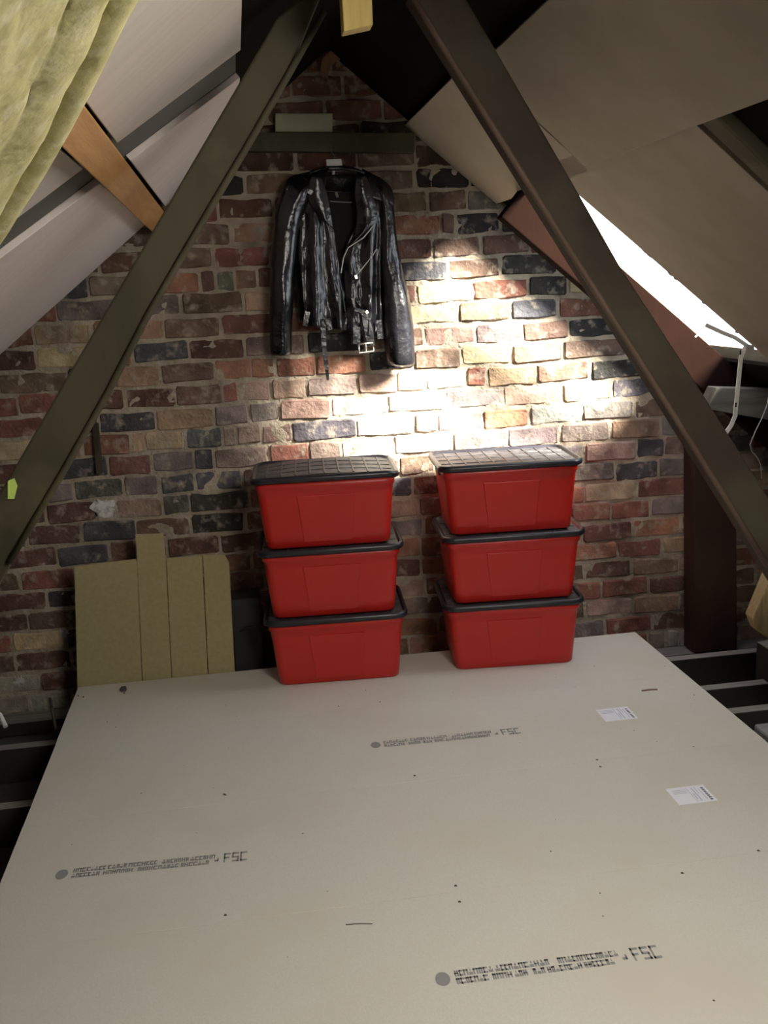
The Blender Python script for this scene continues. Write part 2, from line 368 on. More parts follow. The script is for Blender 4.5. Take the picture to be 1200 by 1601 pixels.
def crossx(f, X):                                  # where that edge meets the line x = X of the roof
    a, b = f(-400), f(420); t = (X-a.x)/(b.x-a.x); return pl(X, a.y+(b.y-a.y)*t)
panel([pl(-.236,1.0),pl(.07,1.0),crossx(U,.07),crossx(U,-.236)], NL, PL, .006, .018, PANEL_L, 'roof_panel', 'grey board at the top of the left slope, between yellow quilt and strut', 'roof board', g)
panel([crossx(D_,-.236),crossx(D_,.07),pl(.07,4.2),pl(-.236,4.2)], NL, PL, .006, .018, PANEL_LIT, 'roof_panel', 'pale triangle of board between the orange batten and the left strut', 'roof board', g)
panel([pl(-.312,1.0),crossx(U,-.312),crossx(U,-1.15),pl(-1.15,1.0)], NL, PL, .006, .018, PANEL_L, 'roof_panel', 'pale grey board under the yellow quilt, left of the orange batten', 'roof board', g)
B_ = pp(-60,612)
panel([crossx(D_,-.312),pl(-.312,4.185),pl(B_.x,B_.y),crossx(D_,B_.x)], NL, PL, .006, .018, PANEL_LIT, 'roof_panel', 'large pale board, pinkish light in its colour, low on the left slope, touching the brick wall', 'roof board', g)
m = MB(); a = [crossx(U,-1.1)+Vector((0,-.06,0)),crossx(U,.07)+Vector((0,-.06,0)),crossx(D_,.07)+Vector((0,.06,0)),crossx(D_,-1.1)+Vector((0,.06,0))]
m.hexa([p+NL*.0245 for p in a],[p+NL*.0295 for p in a]); tag(m.build('shadow_strip', nt('shadow_grey',(.11,.11,.095),.9)[0]), 'grey strip added as a shadow band across the left roof boards', 'shadow band')  # added strip: its dark grey stands in for a cast shadow

# orange purlin batten on the left slope
o = MB(); a = [pl(-.296,.8),pl(-.240,.8),pl(-.252,4.235),pl(-.318,4.235)]
o.hexa([p-NL*.040 for p in a], [p+NL*.005 for p in a]); o = o.build('roof_batten', PINE, bevel=.003)
tag(o, 'orange pine batten running up to the wall between the pale boards on the left slope', 'batten')
# dark rafters
def timber(a, b, w, d, side, mat, name, label, cat, group=None, bev=.005):
    """square timber from a to b; w across `side`, d across the other direction"""
    a, b = Vector(a), Vector(b); t = (b-a).normalized(); s = (Vector(side) - t*Vector(side).dot(t)).normalized(); q = t.cross(s)
    base = (a+b)/2
    r = lambda p: [p-base+s*w/2+q*d/2, p-base-s*w/2+q*d/2, p-base-s*w/2-q*d/2, p-base+s*w/2-q*d/2]
    m = MB(); n = 6; m.loft([r(a+(b-a)*i/n) for i in range(n+1)])
    o = m.build(name, mat, bevel=bev); o.location = base
    return tag(o, label, cat, group)
def raf(x0, x1, y, w, d, mat, label):
    off = OFF - d/2 - .001
    return timber(pr(x0,y)+NR*off, pr(x1,y)+NR*off, w, d, (0,1,0), mat, 'rafter', label, 'rafter', 'dark rafters of the right slope')
raf(1.09, 3.0, 3.83, .07, .15, RAFTWOOD, 'dark reddish rafter along the wall side of the bright roof gap')
raf(1.00, 2.9, 2.255, .075, .034, GREENWOOD, 'olive brown rafter edging the shade-darkened board at the right of the photo')
raf(.80, 2.9, 1.55, .06, .12, OLDWOOD, 'dark rafter in the black recess at upper right')
m = MB(); pts = [(500,118),(503,92),(520,76),(540,74),(560,88),(588,112),(600,126),(585,118),(566,100),(552,96),(540,92),(528,92),(516,104),(512,124)]
front = [onY(x,y,4.21) for x,y in pts]; m.hexa(front, [p+Vector((0,.03,0)) for p in front]); b0 = front[0].copy()
o = m.build('plaster_scrap', mixed('brown_plaster',(.24,.12,.06),(.30,.16,.08),20)); tag(o,'brown curved scrap of plaster clinging under the peak of the wall','plaster')

# ------------------------------------------------------------------ truss struts (principal timbers in front of everything)
YT = 2.66
def strut(px, mat, name, label, tape=None):
    """px: list of (left edge, right edge) image stations; the strut's face lies in the plane Y = YT"""
    t = thing(name, (0,0,0), label, 'beam')
    rings = []
    for (lx,ly),(rx,ry) in px:
        L_, R_ = onY(lx,ly,YT), onY(rx,ry,YT)
        rings.append([L_, R_, R_+Vector((0,.085,0)), L_+Vector((0,.085,0))])
    o = MB().loft(rings).build('strut', mat, t, bevel=.006)
    base = rings[-1][0]; rebase(t, base)
    return t
lt = strut([((432,28),(512,-36)),((385,110),(447,124)),((316,228),(385,232)),((247,346),(320,344)),((156,502),(232,496)),((96,604),(170,608)),((22,732),(98,740)),((-64,880),(14,884)),((-360,1400),(-275,1404)),((-520,1690),(-432,1694))], GREENWOOD, 'roof_strut', 'mossy brown sloping strut on the left, from the peak down past the floor edge')
rt = strut([((640,-10),(724,-10)),((690,70),(771,70)),((763,187),(840,190)),((836,304),(908,308)),((903,412),(968,414)),((1014,587),(1082,589)),((1147,800),(1216,802)),((1200,886),(1272,888)),((1530,1415),(1610,1418)),((1700,1690),(1782,1694))], OLDWOOD, 'roof_strut', 'dark sloping strut on the right crossing in front of the bright gap')
# narrow chamfer strip along the inner lower edge of each strut
for t, pts, mat in ((lt,[(506,18),(447,124),(385,232),(322,338),(232,492),(170,612),(98,740),(14,880)],GREENWOOD),(rt,[(646,-2),(690,70),(763,187),(836,304),(903,412),(1014,587),(1147,800),(1200,886)],STRIPWOOD)):
    m = MB(); m.tube([onY(x,y,YT-.004) for x,y in pts], .009, 6); o = m.build('edge_strip', mat, t, smooth=True); o.location = -Vector(t.location)
m = MB(); c = [onY(x,y,YT-.004) for x,y in ((12,752),(22,748),(27,760),(22,780),(12,780))]; m.hexa(c,[p+Vector((0,.004,0)) for p in c])
o = m.build('tape', LIME, lt); o.location = -Vector(lt.location); o['label'] = 'lime green scrap of tape'
# tie beam end / king post block at the top
a = onY(560,40,2.4); o = MB(); o.hexa([onY(537,49,2.4),onY(583,39,2.4),onY(583,39,2.4)+Vector((0,.05,0)),onY(537,49,2.4)+Vector((0,.05,0))],[Vector((.288,2.4,2.36)),Vector((.358,2.4,2.33)),Vector((.358,2.45,2.33)),Vector((.288,2.45,2.36))])
o = o.build('hanger_post', YELLOWWOOD, bevel=.003); tag(o,'short yellow timber hanging down from the peak at the top of the photo','post')
# ------------------------------------------------------------------ timbers on and by the wall
def wallbox(px, y0, y1, mat, name, label, cat):
    f = [onY(x,y,y0) for x,y in px]; base = sum(f, Vector())/len(f)
    m = MB(); m.hexa([p-base for p in f],[p-base+Vector((0,y1-y0,0)) for p in f])
    o = m.build(name, mat, bevel=.003); o.location = base; return tag(o,label,cat)
wallbox([(372,236),(372,207),(648,207),(648,238)], 4.19, 4.245, GREENWOOD, 'wall_plank', 'long olive plank fixed across the wall above the jacket', 'plank')
wallbox([(430,206),(430,177),(520,177),(520,206)], 4.20, 4.244, mixed('pale_block',(.30,.29,.18),(.36,.34,.22),14), 'timber_block', 'pale short block sitting on the wall plank above the jacket', 'block')
wallbox([(1085,1021),(1085,660),(1150,700),(1152,1014)], 4.12, 4.23, REDWOOD, 'wall_post', 'dark reddish upright post against the brick wall at right', 'post')
wallbox([(1104,640),(1290,672),(1290,610),(1120,606)], 3.66, 3.74, GREYWOOD, 'eaves_purlin', 'grey dusty purlin behind the hanging white stay at right', 'purlin')

wallbox([(150,742),(143,664),(153,662),(160,740)], 4.215, 4.243, OLDWOOD, 'wall_peg', 'thin dark wooden peg standing out of the bricks beside the left strut', 'peg')
# ------------------------------------------------------------------ joists, wall plate
JX0, JX1 = -.70, 2.9
def joist(x0, x1, y, top, label, w=.05, d=.16):
    return timber((x0,y,top-d/2),(x1,y,top-d/2),w,d,(0,1,0),JOIST,'ceiling_joist',label,'joist','ceiling joists around the floor boards')
joist(-.7, 3.0, 3.73, -.0195, 'dark joist nearest the wall, sticking out right of the floor boards')
joist(-.7, 3.0, 3.41, -.0195, 'dark joist, second from the wall, right of the floor boards')
joist(-.7, 3.0, 3.19, -.0195, 'dark joist, third from the wall, right of the floor boards')
joist(-.7, 3.0, 2.66, -.0195, 'dark joist under the floor boards near the lower sticker')
joist(-.7, 3.0, 2.06, -.0195, 'dark joist under the middle of the floor boards')
joist(-.7, 3.0, 1.46, -.0195, 'dark joist under the near floor boards')
joist(-.7, 3.0, .86, -.0195, 'dark joist under the floor boards closest to the camera')
joist(-2.9, -.72, 3.73, -.10, 'dark joist nearest the wall, left of the floor boards')
joist(-2.9, -.72, 3.25, -.10, 'dark joist, second from the wall, left of the floor boards')
joist(-2.9, -.72, 2.75, -.10, 'dark joist, third from the wall, left of the floor boards')
timber((-3.0,4.19,-.205),(3.2,4.19,-.205),.11,.06,(0,1,0),JOIST,'wall_plate','dusty timber plate along the foot of the brick wall','plate')
o = MB().box(-1.72,-.02,-.13,.13,0,.05).build('insulation_slab', mixed('grey_dust_slab',(.20,.20,.19),(.28,.28,.27),20), bevel=.01)
o.location = (3.45,3.02,-.11); tag(o,'grey dusty slab lying between the joists at the right edge','slab')
o = MB().box(-1.74,0,-.14,.14,0,.13).build('slab_bed', PLASTER); o.location = (3.46,3.02,-.24); tag(o,'dark packing under the grey slab at the right','packing')

# ------------------------------------------------------------------ chipboard floor
SX0, SX1 = -.762, 1.638
ys = [4.025,3.51,2.90,2.285,1.675,1.065,.455]
names = ['chipboard floor sheet at the back, under both red stacks','chipboard floor sheet with the upper sticker and the farthest stamp','chipboard floor sheet with the lower sticker and the left stamp','chipboard floor sheet with the nearest grey stamp','plain chipboard floor sheet nearest the camera','plain chipboard floor sheet below the camera']
sheets = []
for i in range(6):
    y1, y0 = ys[i], ys[i+1]; t = thing('floor_sheet', (0,0,-.018), names[i], 'floor board', 'chipboard floor sheets')
    MB().box(SX0+random.uniform(0,.004), SX1-random.uniform(0,.004), y0+.0004, y1-.0004, 0, .018).build('board', CHIP, t, bevel=.0006, seg=1)
    sheets.append(t)
def flat(m, name, mat, t, dz=.0006):
    o = m.build(name, mat, t); o.location = Vector((0,0,dz)) - Vector(t.location); return o
def stamp(t, x0, y0, x1, y1, h, seed):
    """two-line printed mill mark from (x0,y0) to (x1,y1), h deep; too blurred to read, so glyph-sized strokes; ends in FSC"""
    r = random.Random(seed); m = MB(); dx, dy = x1-x0, y1-y0; L_ = math.hypot(dx,dy); e = Vector((dx/L_,dy/L_,0)); n = Vector((-e.y,e.x,0)); o0 = Vector((x0,y0,0))
    def q(a, b, c, d):   # rectangle a..b along, c..d across
        m.add([o0+e*a+n*c, o0+e*b+n*c, o0+e*b+n*d, o0+e*a+n*d], [(0,1,2,3)])
    R_ = .017; m.add([o0+e*(.017+R_*math.cos(k*math.pi/8))+n*(h*.5+h*.46*math.sin(k*math.pi/8)) for k in range(16)], [tuple(range(16))])
    def line(a, b, c, d, gaps):
        x = a
        while x < b:
            if any(g0 < x < g1 for g0, g1 in gaps): x += .004; continue
            w = r.uniform(.0075,.0115); k = r.randrange(4); s = .0036; hh = d-c
            if k == 0: q(x,x+s,c,d); q(x+w-s,x+w,c,d); q(x,x+w,d-s*1.6,d)
            elif k == 1: q(x,x+w,c,c+s*1.6); q(x,x+w,d-s*1.6,d); q(x,x+s,c,d)
            elif k == 2: q(x,x+w,c+hh*.4,c+hh*.6); q(x,x+s,c,d); q(x+w-s,x+w,c,d)
            else: q(x,x+w,c,c+hh*.45); q(x+s,x+w-s,c+hh*.55,d)
            x += w+.0016
    line(.046,L_*.83,h*.55,h*.95,[(.13,.138),(.185,.195),(.235,.243),(.268,.285),(.36,.366)])
    line(.046,L_*.80,h*.05,h*.44,[(.115,.128),(.17,.178),(.21,.222),(.25,.256),(.335,.34)])
    q(L_*.845,L_*.865,h*.25,h*.42); q(L_*.86,L_*.868,h*.25,h*.6)
    X = L_*.895; a, b = h*.08, h*.98; s = .0045; w = .019; th = h*.16     # F S C
    q(X,X+s,a,b); q(X,X+w,b-th,b); q(X,X+w*.8,(a+b)/2-th/2,(a+b)/2+th/2); X += w+.004
    q(X,X+w,b-th,b); q(X,X+w,(a+b)/2-th/2,(a+b)/2+th/2); q(X,X+w,a,a+th); q(X,X+s,(a+b)/2,b); q(X+w-s,X+w,a,(a+b)/2); X += w+.004
    q(X,X+w,b-th,b); q(X,X+w,a,a+th); q(X,X+s,a,b)
    flat(m, 'printed_mark', INK, t)
stamp(sheets[1], .343,3.163,.858,3.150,.052,3)
stamp(sheets[2], -.615,2.578,-.10,2.555,.052,5)
stamp(sheets[3], .328,1.937,.845,1.925,.052,9)
def sticker(t, x0, x1, y0, y1, seed):
    st = MB().box(x0,x1,y0,y1,0,.0004); o = st.build('sticker', PAPER, t); o.location = Vector((0,0,.0003))-Vector(t.location)
    w, h = x1-x0, y1-y0
    def bars(name, mat, rects):
        m = MB()
        for a,b,c,d in rects: m.add([(x0+w*a,y0+h*c,0),(x0+w*b,y0+h*c,0),(x0+w*b,y0+h*d,0),(x0+w*a,y0+h*d,0)],[(0,1,2,3)])
        k = m.build(name, mat, o); k.location = (0,0,.0007)
    r = random.Random(seed)
    bars('heading', INKD, [(.86,.93,.08+.115*i,.08+.115*i+.085) for i in range(7)])
    fine = [(.62,.65,.1,.9),(.78,.80,.12,.8),(.50,.515,.05,.95)] + [(.10,.46,.62+.09*i,.655+.09*i) for i in range(3)] + [(.55,.58,.2,.55),(.70,.72,.5,.9)]
    bars('small_print', INKL, fine)
sticker(sheets[1], 1.183,1.303,3.170,3.276,1)
sticker(sheets[2], 1.184,1.305,2.567,2.667,2)
sticker(sheets[3], 1.190,1.305,1.965,2.062,3)
m = MB(); rr = random.Random(4)                 # crumbs of grit and mortar on the boards
for i in range(70):
    if i < 14: p = [onZ(x,y) for x,y in ((648,1213),(933,1188),(938,1199),(352,1243),(350,1242),(352,1431),(712,1385),(718,1410),(1066,1365),(194,1084),(192,1080),(122,1088),(130,1090),(1185,1330))][i]; s = .004
    else: p = Vector((rr.uniform(-.7,1.6), 3.70-rr.random()**2*2.4, 0)); s = rr.uniform(.001,.0028)
    z = s*.5
    m.add([(p.x-s,p.y-s*.7,.0002),(p.x+s,p.y-s,.0002),(p.x+s*.8,p.y+s,.0002),(p.x-s*.9,p.y+s*.8,.0002),(p.x,p.y,s)],[(0,1,4),(1,2,4),(2,3,4),(3,0,4),(3,2,1,0)])
tag(m.build('grit', RUBBLE), 'dark crumbs of grit scattered over the chipboard floor', 'grit', kind='stuff')
m = MB(); a, b = onZ(1003,1081), onZ(1027,1079); m.tube([a+Vector((0,0,.003)),(a+b)/2+Vector((0,.004,.003)),b+Vector((0,0,.003))],.0035,6)
tag(m.build('splinter', nt('brown_splinter',(.27,.20,.14),.8)[0]), 'brown splinter of wood lying on the boards near the right back corner', 'splinter')
m = MB(); a, b = onZ(540,1446), onZ(582,1445); m.tube([a+Vector((0,0,.0008)),(a+b)/2+Vector((0,.002,.0008)),b+Vector((0,0,.0008))],.0012,5)
tag(m.build('straw', OLDWOOD), 'thin dark straw on the boards near the middle front', 'straw')
m = MB(); a = onZ(193,1082); m.box(-.012,.012,-.01,.01,0,.02); o = m.build('mortar_lump', RUBBLE, bevel=.006); o.location = (a.x, a.y+.01, 0)
tag(o, 'small dark mortar lump on the boards in front of the card', 'lump')

# ------------------------------------------------------------------ storage boxes
def rrect(w, d, r, z, n=4, cx=0, cy=0):
    out = []
    for sx, sy, a0 in ((1,1,0),(-1,1,90),(-1,-1,180),(1,-1,270)):
        for k in range(n+1):
            a = rad(a0+90*k/n); out.append((cx+sx*(w/2-r)+r*math.cos(a), cy+sy*(d/2-r)+r*math.sin(a), z))
    return out
BW, BD, BH = .535, .375, .272
def make_box(arch=0.0):
    t = bpy.data.objects.new('storage_box', None); COL.objects.link(t); t.empty_display_size = .05
    m = MB(); lv = [(.0,.476,.318),(.006,.486,.328),(.05,.494,.336),(.20,.521,.360),(.232,.528,.366),(.236,.538,.376),(.262,.542,.380)]
    m.loft([rrect(w,d,.035,z) for z,w,d in lv])
    m.build('body', RED, t, smooth=True, bevel=0)
    # raised panel on the long sides
    for s in (-1,1):
        m = MB(); yb = lambda z: s*(.159+(.180-.159)*z/.2)
        q = [(-.118,.205),(.118,.205),(.098,.0),(-.098,.0)] if False else [(-.112,.208),(.112,.208),(.095,.02),(-.095,.02)]
        f = [(x,yb(z)+s*.0045,z) for x,z in q]; bk = [(x*1.03,yb(z)-s*.004,z+(.004 if z>.1 else -.004)) for x,z in q]
        m.hexa(f,bk); m.build('side_panel', RED, t, bevel=.0025)
    # lid: rolled rim, skirt, recessed top with ribs
    m = MB(); A = lambda x: arch*(1-(2*x/.575)**2)
    def ring(w,d,r,z): return [(x,y,zz+A(x)) for x,y,zz in rrect(w,d,r,z)]
    m.loft([ring(.560,.395,.045,.258),ring(.574,.409,.05,.262),ring(.578,.413,.05,.272),ring(.572,.407,.048,.282),ring(.556,.391,.042,.285),ring(.544,.379,.038,.281),ring(.540,.375,.036,.274)], cap=True)
    lid = m.build('lid', BLACKP, t, smooth=True)
    m = MB()
    for i in range(-4,5):
        x = i*.056; z = .2742+A(x)
        m.hexa([(x-.005,-.175,z-.002),(x+.005,-.175,z-.002),(x+.005,.175,z-.002),(x-.005,.175,z-.002)],[(x-.003,-.173,z+.0035),(x+.003,-.173,z+.0035),(x+.003,.173,z+.0035),(x-.003,.173,z+.0035)])
    for y in (-.09,0,.09):
        for i in range(12):
            x0 = -.264+i*.044; x1 = x0+.044
            m.hexa([(x0,y-.004,.272+A(x0)),(x1,y-.004,.272+A(x1)),(x1,y+.004,.272+A(x1)),(x0,y+.004,.272+A(x0))],[(x0,y-.003,.2775+A(x0)),(x1,y-.003,.2775+A(x1)),(x1,y+.003,.2775+A(x1)),(x0,y+.003,.2775+A(x0))])
    m.build('lid_ribs', LIDTOP, lid, bevel=.001)
    m = MB(); m.grid(lambda u,v: (-.268+.536*u, -.185+.37*v, .2748+A(-.268+.536*u)), 12, 2); m.build('lid_top', LIDTOP, lid)
    for sx in (-1,1):                               # clip handles at the short ends
        m = MB(); m.box(sx*.262-.012, sx*.262+.012, -.055,.055,.225,.262); m.build('handle', BLACKP, t, bevel=.005)
    return t
plain = make_box(); bowed = make_box(.018)
gl = 'red storage boxes with black lids'
spots = [(plain,.310,3.960,.0,-3.6,'lowest red storage box of the left stack, standing on the boards'),
         (None,.306,3.958,.283,-3.9,'middle red storage box of the left stack, between two others'),
         (bowed,.300,3.958,.566,-3.6,'top red storage box of the left stack, its black lid bowed upward'),
         (None,1.033,3.930,.0,-5.0,'lowest red storage box of the right stack, standing on the boards'),
         (None,1.036,3.930,.283,-4.2,'middle red storage box of the right stack, between two others'),
         (None,1.033,3.940,.566,-4.2,'top red storage box of the right stack, with a flat dusty black lid')]
for src, x, y, z, a, lab in spots:
    o = src or copy_tree(plain)
    o.location = (x,y,z+.001); o.rotation_euler = (0,0,rad(a)); tag(o, lab, 'box', gl)

# ------------------------------------------------------------------ card leaning on the wall, black box
t = thing('card_sheet', (0,0,0), 'flattened olive brown carton with a tab on top, leaning on the wall at left', 'cardboard')
def lean(px, py): 
    d = ray(px,py); n = Vector((0,1,-.10)).normalized(); return onP(px,py,Vector((-.4,4.035,.0)),n)
def cardpart(px, name, dy, th=.006):
    f = [lean(x,y)+Vector((0,dy,0)) for x,y in px]; m = MB(); m.hexa(f,[p+Vector((0,th,0)) for p in f]); return m.build(name, CARD, t, bevel=.001)
cardpart([(121,1076),(116,886),(212,874),(214,878),(222,1066)],'left_panel',0)
cardpart([(223,1066),(214,874),(211,836),(255,834),(259,873),(268,1062)],'tab_panel',.002)
cardpart([(269,1062),(260,873),(316,869),(325,1056)],'middle_panel',-.001)
cardpart([(326,1056),(317,868),(351,868),(358,880),(367,1050)],'right_panel',.001)
rebase(t, (-.43,4.035,0))
t = thing('black_case', (-.045,4.14,-.174), 'small matt black case between the carton and the left red stack', 'case')
o = MB().box(-.075,.050,-.06,.08,0,.46).build('body', BLACKBOX, t, bevel=.008)
MB().box(-.078,.053,-.063,.083,.435,.470).build('cap', BLACKBOX, t, bevel=.006)
MB().tube([(-.04,-.064,.33),(-.02,-.075,.345),(.035,-.075,.345),(.055,-.064,.33)],.005,6).build('handle', BLACKBOX, t, smooth=True)

# ------------------------------------------------------------------ leather jacket
YJ = 4.165
jk = thing('leather_jacket', (0,0,0), 'black leather biker jacket hanging open on the brick wall', 'jacket')
def J(cx, cy, dy=0.0):     # coordinates measured on the enlarged view of the jacket (3.75 x, origin 380,220)
    return onY(380+cx/3.75, 220+cy/3.75, YJ) + Vector((0,-dy,0))
def curve(pts, t):
    """piecewise smooth interpolation of a polyline, t 0..1 over its stations"""
    n = len(pts)-1; x = t*n; i = min(int(x), n-1); f = x-i
    p0, p1, p2, p3 = pts[max(i-1,0)], pts[i], pts[i+1], pts[min(i+2,n)]
    return tuple(.5*((2*p1[k]) + (-p0[k]+p2[k])*f + (2*p0[k]-5*p1[k]+4*p2[k]-p3[k])*f*f + (-p0[k]+3*p1[k]-3*p2[k]+p3[k])*f**3) for k in range(len(p1)))
def sheet(name, left, right, depth, mat=LEATHER, nu=24, nv=32, th=.004, parent=None):
    def fn(u, v):
        a, b = curve(left, v), curve(right, v); p = [a[k]+(b[k]-a[k])*u for k in (0,1)]
        return J(p[0], p[1], depth(u, v, p[0], p[1]))
    return MB().grid(fn, nu, nv).build(name, mat, parent or jk, smooth=True, thick=th, sub=1)
def nz(x, y, s, sd=0): return noise.fractal(Vector((x*s, y*s, sd)), 1.0, 2.0, 3)
# back and dark lining seen through the open front
sheet('back_panel', [(300,205),(270,500),(300,800),(330,1060)], [(800,240),(830,500),(800,800),(790,1110)], lambda u,v,x,y: -.035+.012*math.sin(math.pi*u), LINING, 12, 12)
def sleeve(name, left, right, bulge, seed, folds):
    N_ = 28; n = 20; rings = []
    for j in range(N_+1):
        v = j/N_; a, b = curve(left, v), curve(right, v); L_, R_ = J(a[0],a[1]), J(b[0],b[1]); c = (L_+R_)/2; h = (R_-L_)/2; r = h.length
        ring = []
        for i in range(n):
            an = 2*math.pi*i/n; ca, sa = math.cos(an), math.sin(an)
            wob = 1 + .05*nz(ca*2+seed, v*5, 1.6, sa*2+seed)
            fo = sum(am*math.exp(-((ca-c0)/w0)**2)*(1 if sa > 0 else 0)*(.6+.4*math.sin(v*9+ph)) for c0,w0,am,ph in folds)
            dep = (sa*min(r,.062)*bulge + fo + .010*nz(ca*1.3+seed,v*3.2,1.3,5.0)*math.sin(math.pi*min(1,v*1.3)) + .006*abs(math.sin(v*17+seed+ca*2.2))*math.exp(-((v-.55)/.25)**2))
            ring.append(c + h*ca*wob + Vector((0,-1,0))*dep + Vector((0,-.012,0)))
        rings.append(ring)
    return MB().loft(rings).build(name, LEATHER, jk, smooth=True, sub=1)
sl = sleeve('sleeve', [(350,195),(262,232),(215,330),(185,430),(162,640),(152,880),(150,1100),(158,1262)], [(420,300),(385,380),(345,480),(318,620),(302,820),(292,1000),(285,1130),(286,1262)], 1.0, 1.0, [(.15,.35,.010,.4),(-.55,.3,-.006,1.5)])
sr = sleeve('sleeve', [(740,260),(770,340),(788,450),(785,640),(795,820),(805,960),(812,1100),(838,1325)], [(770,215),(858,280),(882,420),(905,620),(945,800),(980,960),(1000,1140),(1007,1322)], 1.0, 4.0, [(-.35,.3,.012,.2),(.4,.35,.007,2.0)])
for o_, a, b in ((sl,(157,1236,290,1236),None),(sr,(832,1292,1006,1296),None)):
    pass
# front panels
def gs_(x, c, w): return math.exp(-((x-c)/w)**2)
def dl(u, v, x, y):
    f = .014*math.sin(math.pi*min(u*1.1,1)); k = min(1, v*1.8)
    f += k*(.026*gs_(x, 414+.02*(y-700), 36) + .020*gs_(x, 492+.11*(y-500), 26) + .014*gs_(x, 336+.015*(y-600), 20) + .012*gs_(x, 560+.05*(y-900), 16))
    return .024 + f + .007*nz(x/70,y/150,1.4,2.0)
sheet('front_panel', [(330,205),(315,330),(325,480),(318,640),(335,800),(350,950),(362,1085)], [(440,205),(485,330),(520,480),(548,690),(585,850),(612,1000),(598,1110)], dl, nu=44)
def dr(u, v, x, y):
    f = .014*math.sin(math.pi*u); k = min(1, v*1.8)
    f += k*(.024*gs_(x, 738-.03*(y-700), 30) + .018*gs_(x, 796+.0*y, 15) + .014*gs_(x, 628+.03*(y-800), 26) + .010*gs_(y, 960-.25*(x-700), 22)*gs_(x,690,60))
    return .026 + f + .008*nz(x/70,y/110,1.5,7.0)
sheet('front_panel', [(705,215),(690,330),(665,480),(592,640),(588,800),(600,980),(612,1128)], [(800,235),(805,380),(800,560),(795,760),(800,960),(815,1080),(828,1160)], dr, nu=40)
# shoulder yoke closing over the hanger
sheet('shoulder', [(300,205),(255,235),(240,300)], [(500,160),(485,215),(470,330)], lambda u,v,x,y: .02+.03*math.sin(math.pi*.5*v), nu=12, nv=8)
sheet('shoulder', [(690,165),(700,220),(700,330)], [(800,222),(862,285),(880,390)], lambda u,v,x,y: .02+.03*math.sin(math.pi*.5*v), nu=12, nv=8)
# stand collar behind and the two fallen collar leaves, lapels
sheet('collar', [(385,200),(400,260),(455,300)], [(705,195),(700,260),(650,310)], lambda u,v,x,y: -.005+.03*(2*u-1)**2+.012*v, nu=18, nv=8)
MB().tube([J(385,200,.03),J(440,172,.018),J(490,163,.006),J(585,160,.006),J(640,172,.018),J(705,197,.03)],.009,8).build('collar_roll', LEATHER, jk, smooth=True)
sheet('lapel', [(395,215),(370,300),(385,380),(440,455)], [(450,225),(485,320),(505,420),(520,520)], lambda u,v,x,y: .062+.012*math.sin(math.pi*u)-.01*v, nu=14, nv=12)
sheet('lapel', [(650,225),(640,330),(655,430),(640,560),(600,630)], [(705,215),(745,330),(772,420),(758,490),(612,632)], lambda u,v,x,y: .068+.014*math.sin(math.pi*u)+.004*math.sin(v*9), nu=14, nv=16)
# waist band, pockets, zips
def ribbon(name, pts, w, dy, mat, th=.003, parent=None):
    q = [J(x,y,dy) for x,y in pts]; rows_ = []
    for i, p in enumerate(q):
        t_ = (q[min(i+1,len(q)-1)]-q[max(i-1,0)]).normalized(); s = t_.cross(Vector((0,1,0))).normalized(); ww = w[i] if isinstance(w,(list,tuple)) else w
        rows_.append([p-s*ww/2, p+s*ww/2, p+s*ww/2+Vector((0,th,0)), p-s*ww/2+Vector((0,th,0))])
    return MB().loft(rows_).build(name, mat, parent or jk, bevel=min(.001,th*.3))
ribbon('zip', [(756,490),(735,520),(690,575),(640,608),(600,634),(575,690),(560,780)], .0042, .088, ZIP)
ribbon('pocket_zip', [(768,640),(735,690),(690,745),(645,798)], .004, .072, ZIP)
ribbon('zip_puller', [(645,790),(652,812)], .012, .076, STEEL)
ribbon('zip', [(470,440),(500,560),(530,690),(565,850),(590,1000)], .003, .058, BLACKP)
ribbon('pocket_flap', [(640,985),(680,1000),(718,1003)], .016, .072, LEATHER)
ribbon('snap', [(704,996),(716,1012)], .012, .078, STEEL)
ribbon('belt', [(440,975),(462,1080),(468,1200),(480,1300),(490,1400)], [.020,.022,.020,.018,.010], .050, LEATHER)
ribbon('belt', [(700,1000),(712,1060),(728,1140),(738,1200)], [.03,.034,.034,.03], .064, LEATHER)
ribbon('belt_loop', [(655,1090),(655,1190)], .03, .058, LEATHER)
m = MB(); fr = [J(662,1188,.072),J(746,1180,.072),J(752,1228,.072),J(668,1240,.072),J(662,1188,.072)]; m.tube(fr,.0042,6); m.build('buckle', STEEL, jk, smooth=True)
ribbon('buckle_tongue', [(705,1185),(708,1235)], .004, .075, STEEL)
for x0,y0,x1,y1 in ((372,1000,355,1085),(486,1040,500,1108),(782,1050,790,1160)): ribbon('hem_tab', [(x0,y0),(x1,y1)], .022, .060, LEATHER)
ribbon('neck_label', [(541,290),(556,330)], .010, -.012, nt('faded_label',(.30,.29,.22),.8)[0])
ribbon('lining_tape', [(510,353),(575,358),(640,360)], .004, -.012, nt('pale_tape',(.33,.32,.30),.8)[0])
ribbon('epaulette', [(395,300),(378,325)], .02, .075, LEATHER)
rebase(jk, J(560,200))
hg = thing('coat_hanger', (0,0,0), 'white plastic coat hanger whose neck shows above the jacket collar', 'hanger')
c = [J(487,107,-.01),J(575,104,-.01),J(585,150,-.01),J(580,162,-.01),J(492,166,-.01)]; m = MB(); m.hexa(c,[p+Vector((0,.012,0)) for p in c]); m.build('neck', WHITE, hg, bevel=.003)
m = MB(); m.tube([J(300,250,-.03),J(420,228,-.045),J(533,218,-.052),J(660,228,-.045),J(790,258,-.03)],.007,8); m.tube([J(533,150,-.016),J(533,218,-.052)],.006,6); m.build('arms', WHITE, hg, smooth=True)
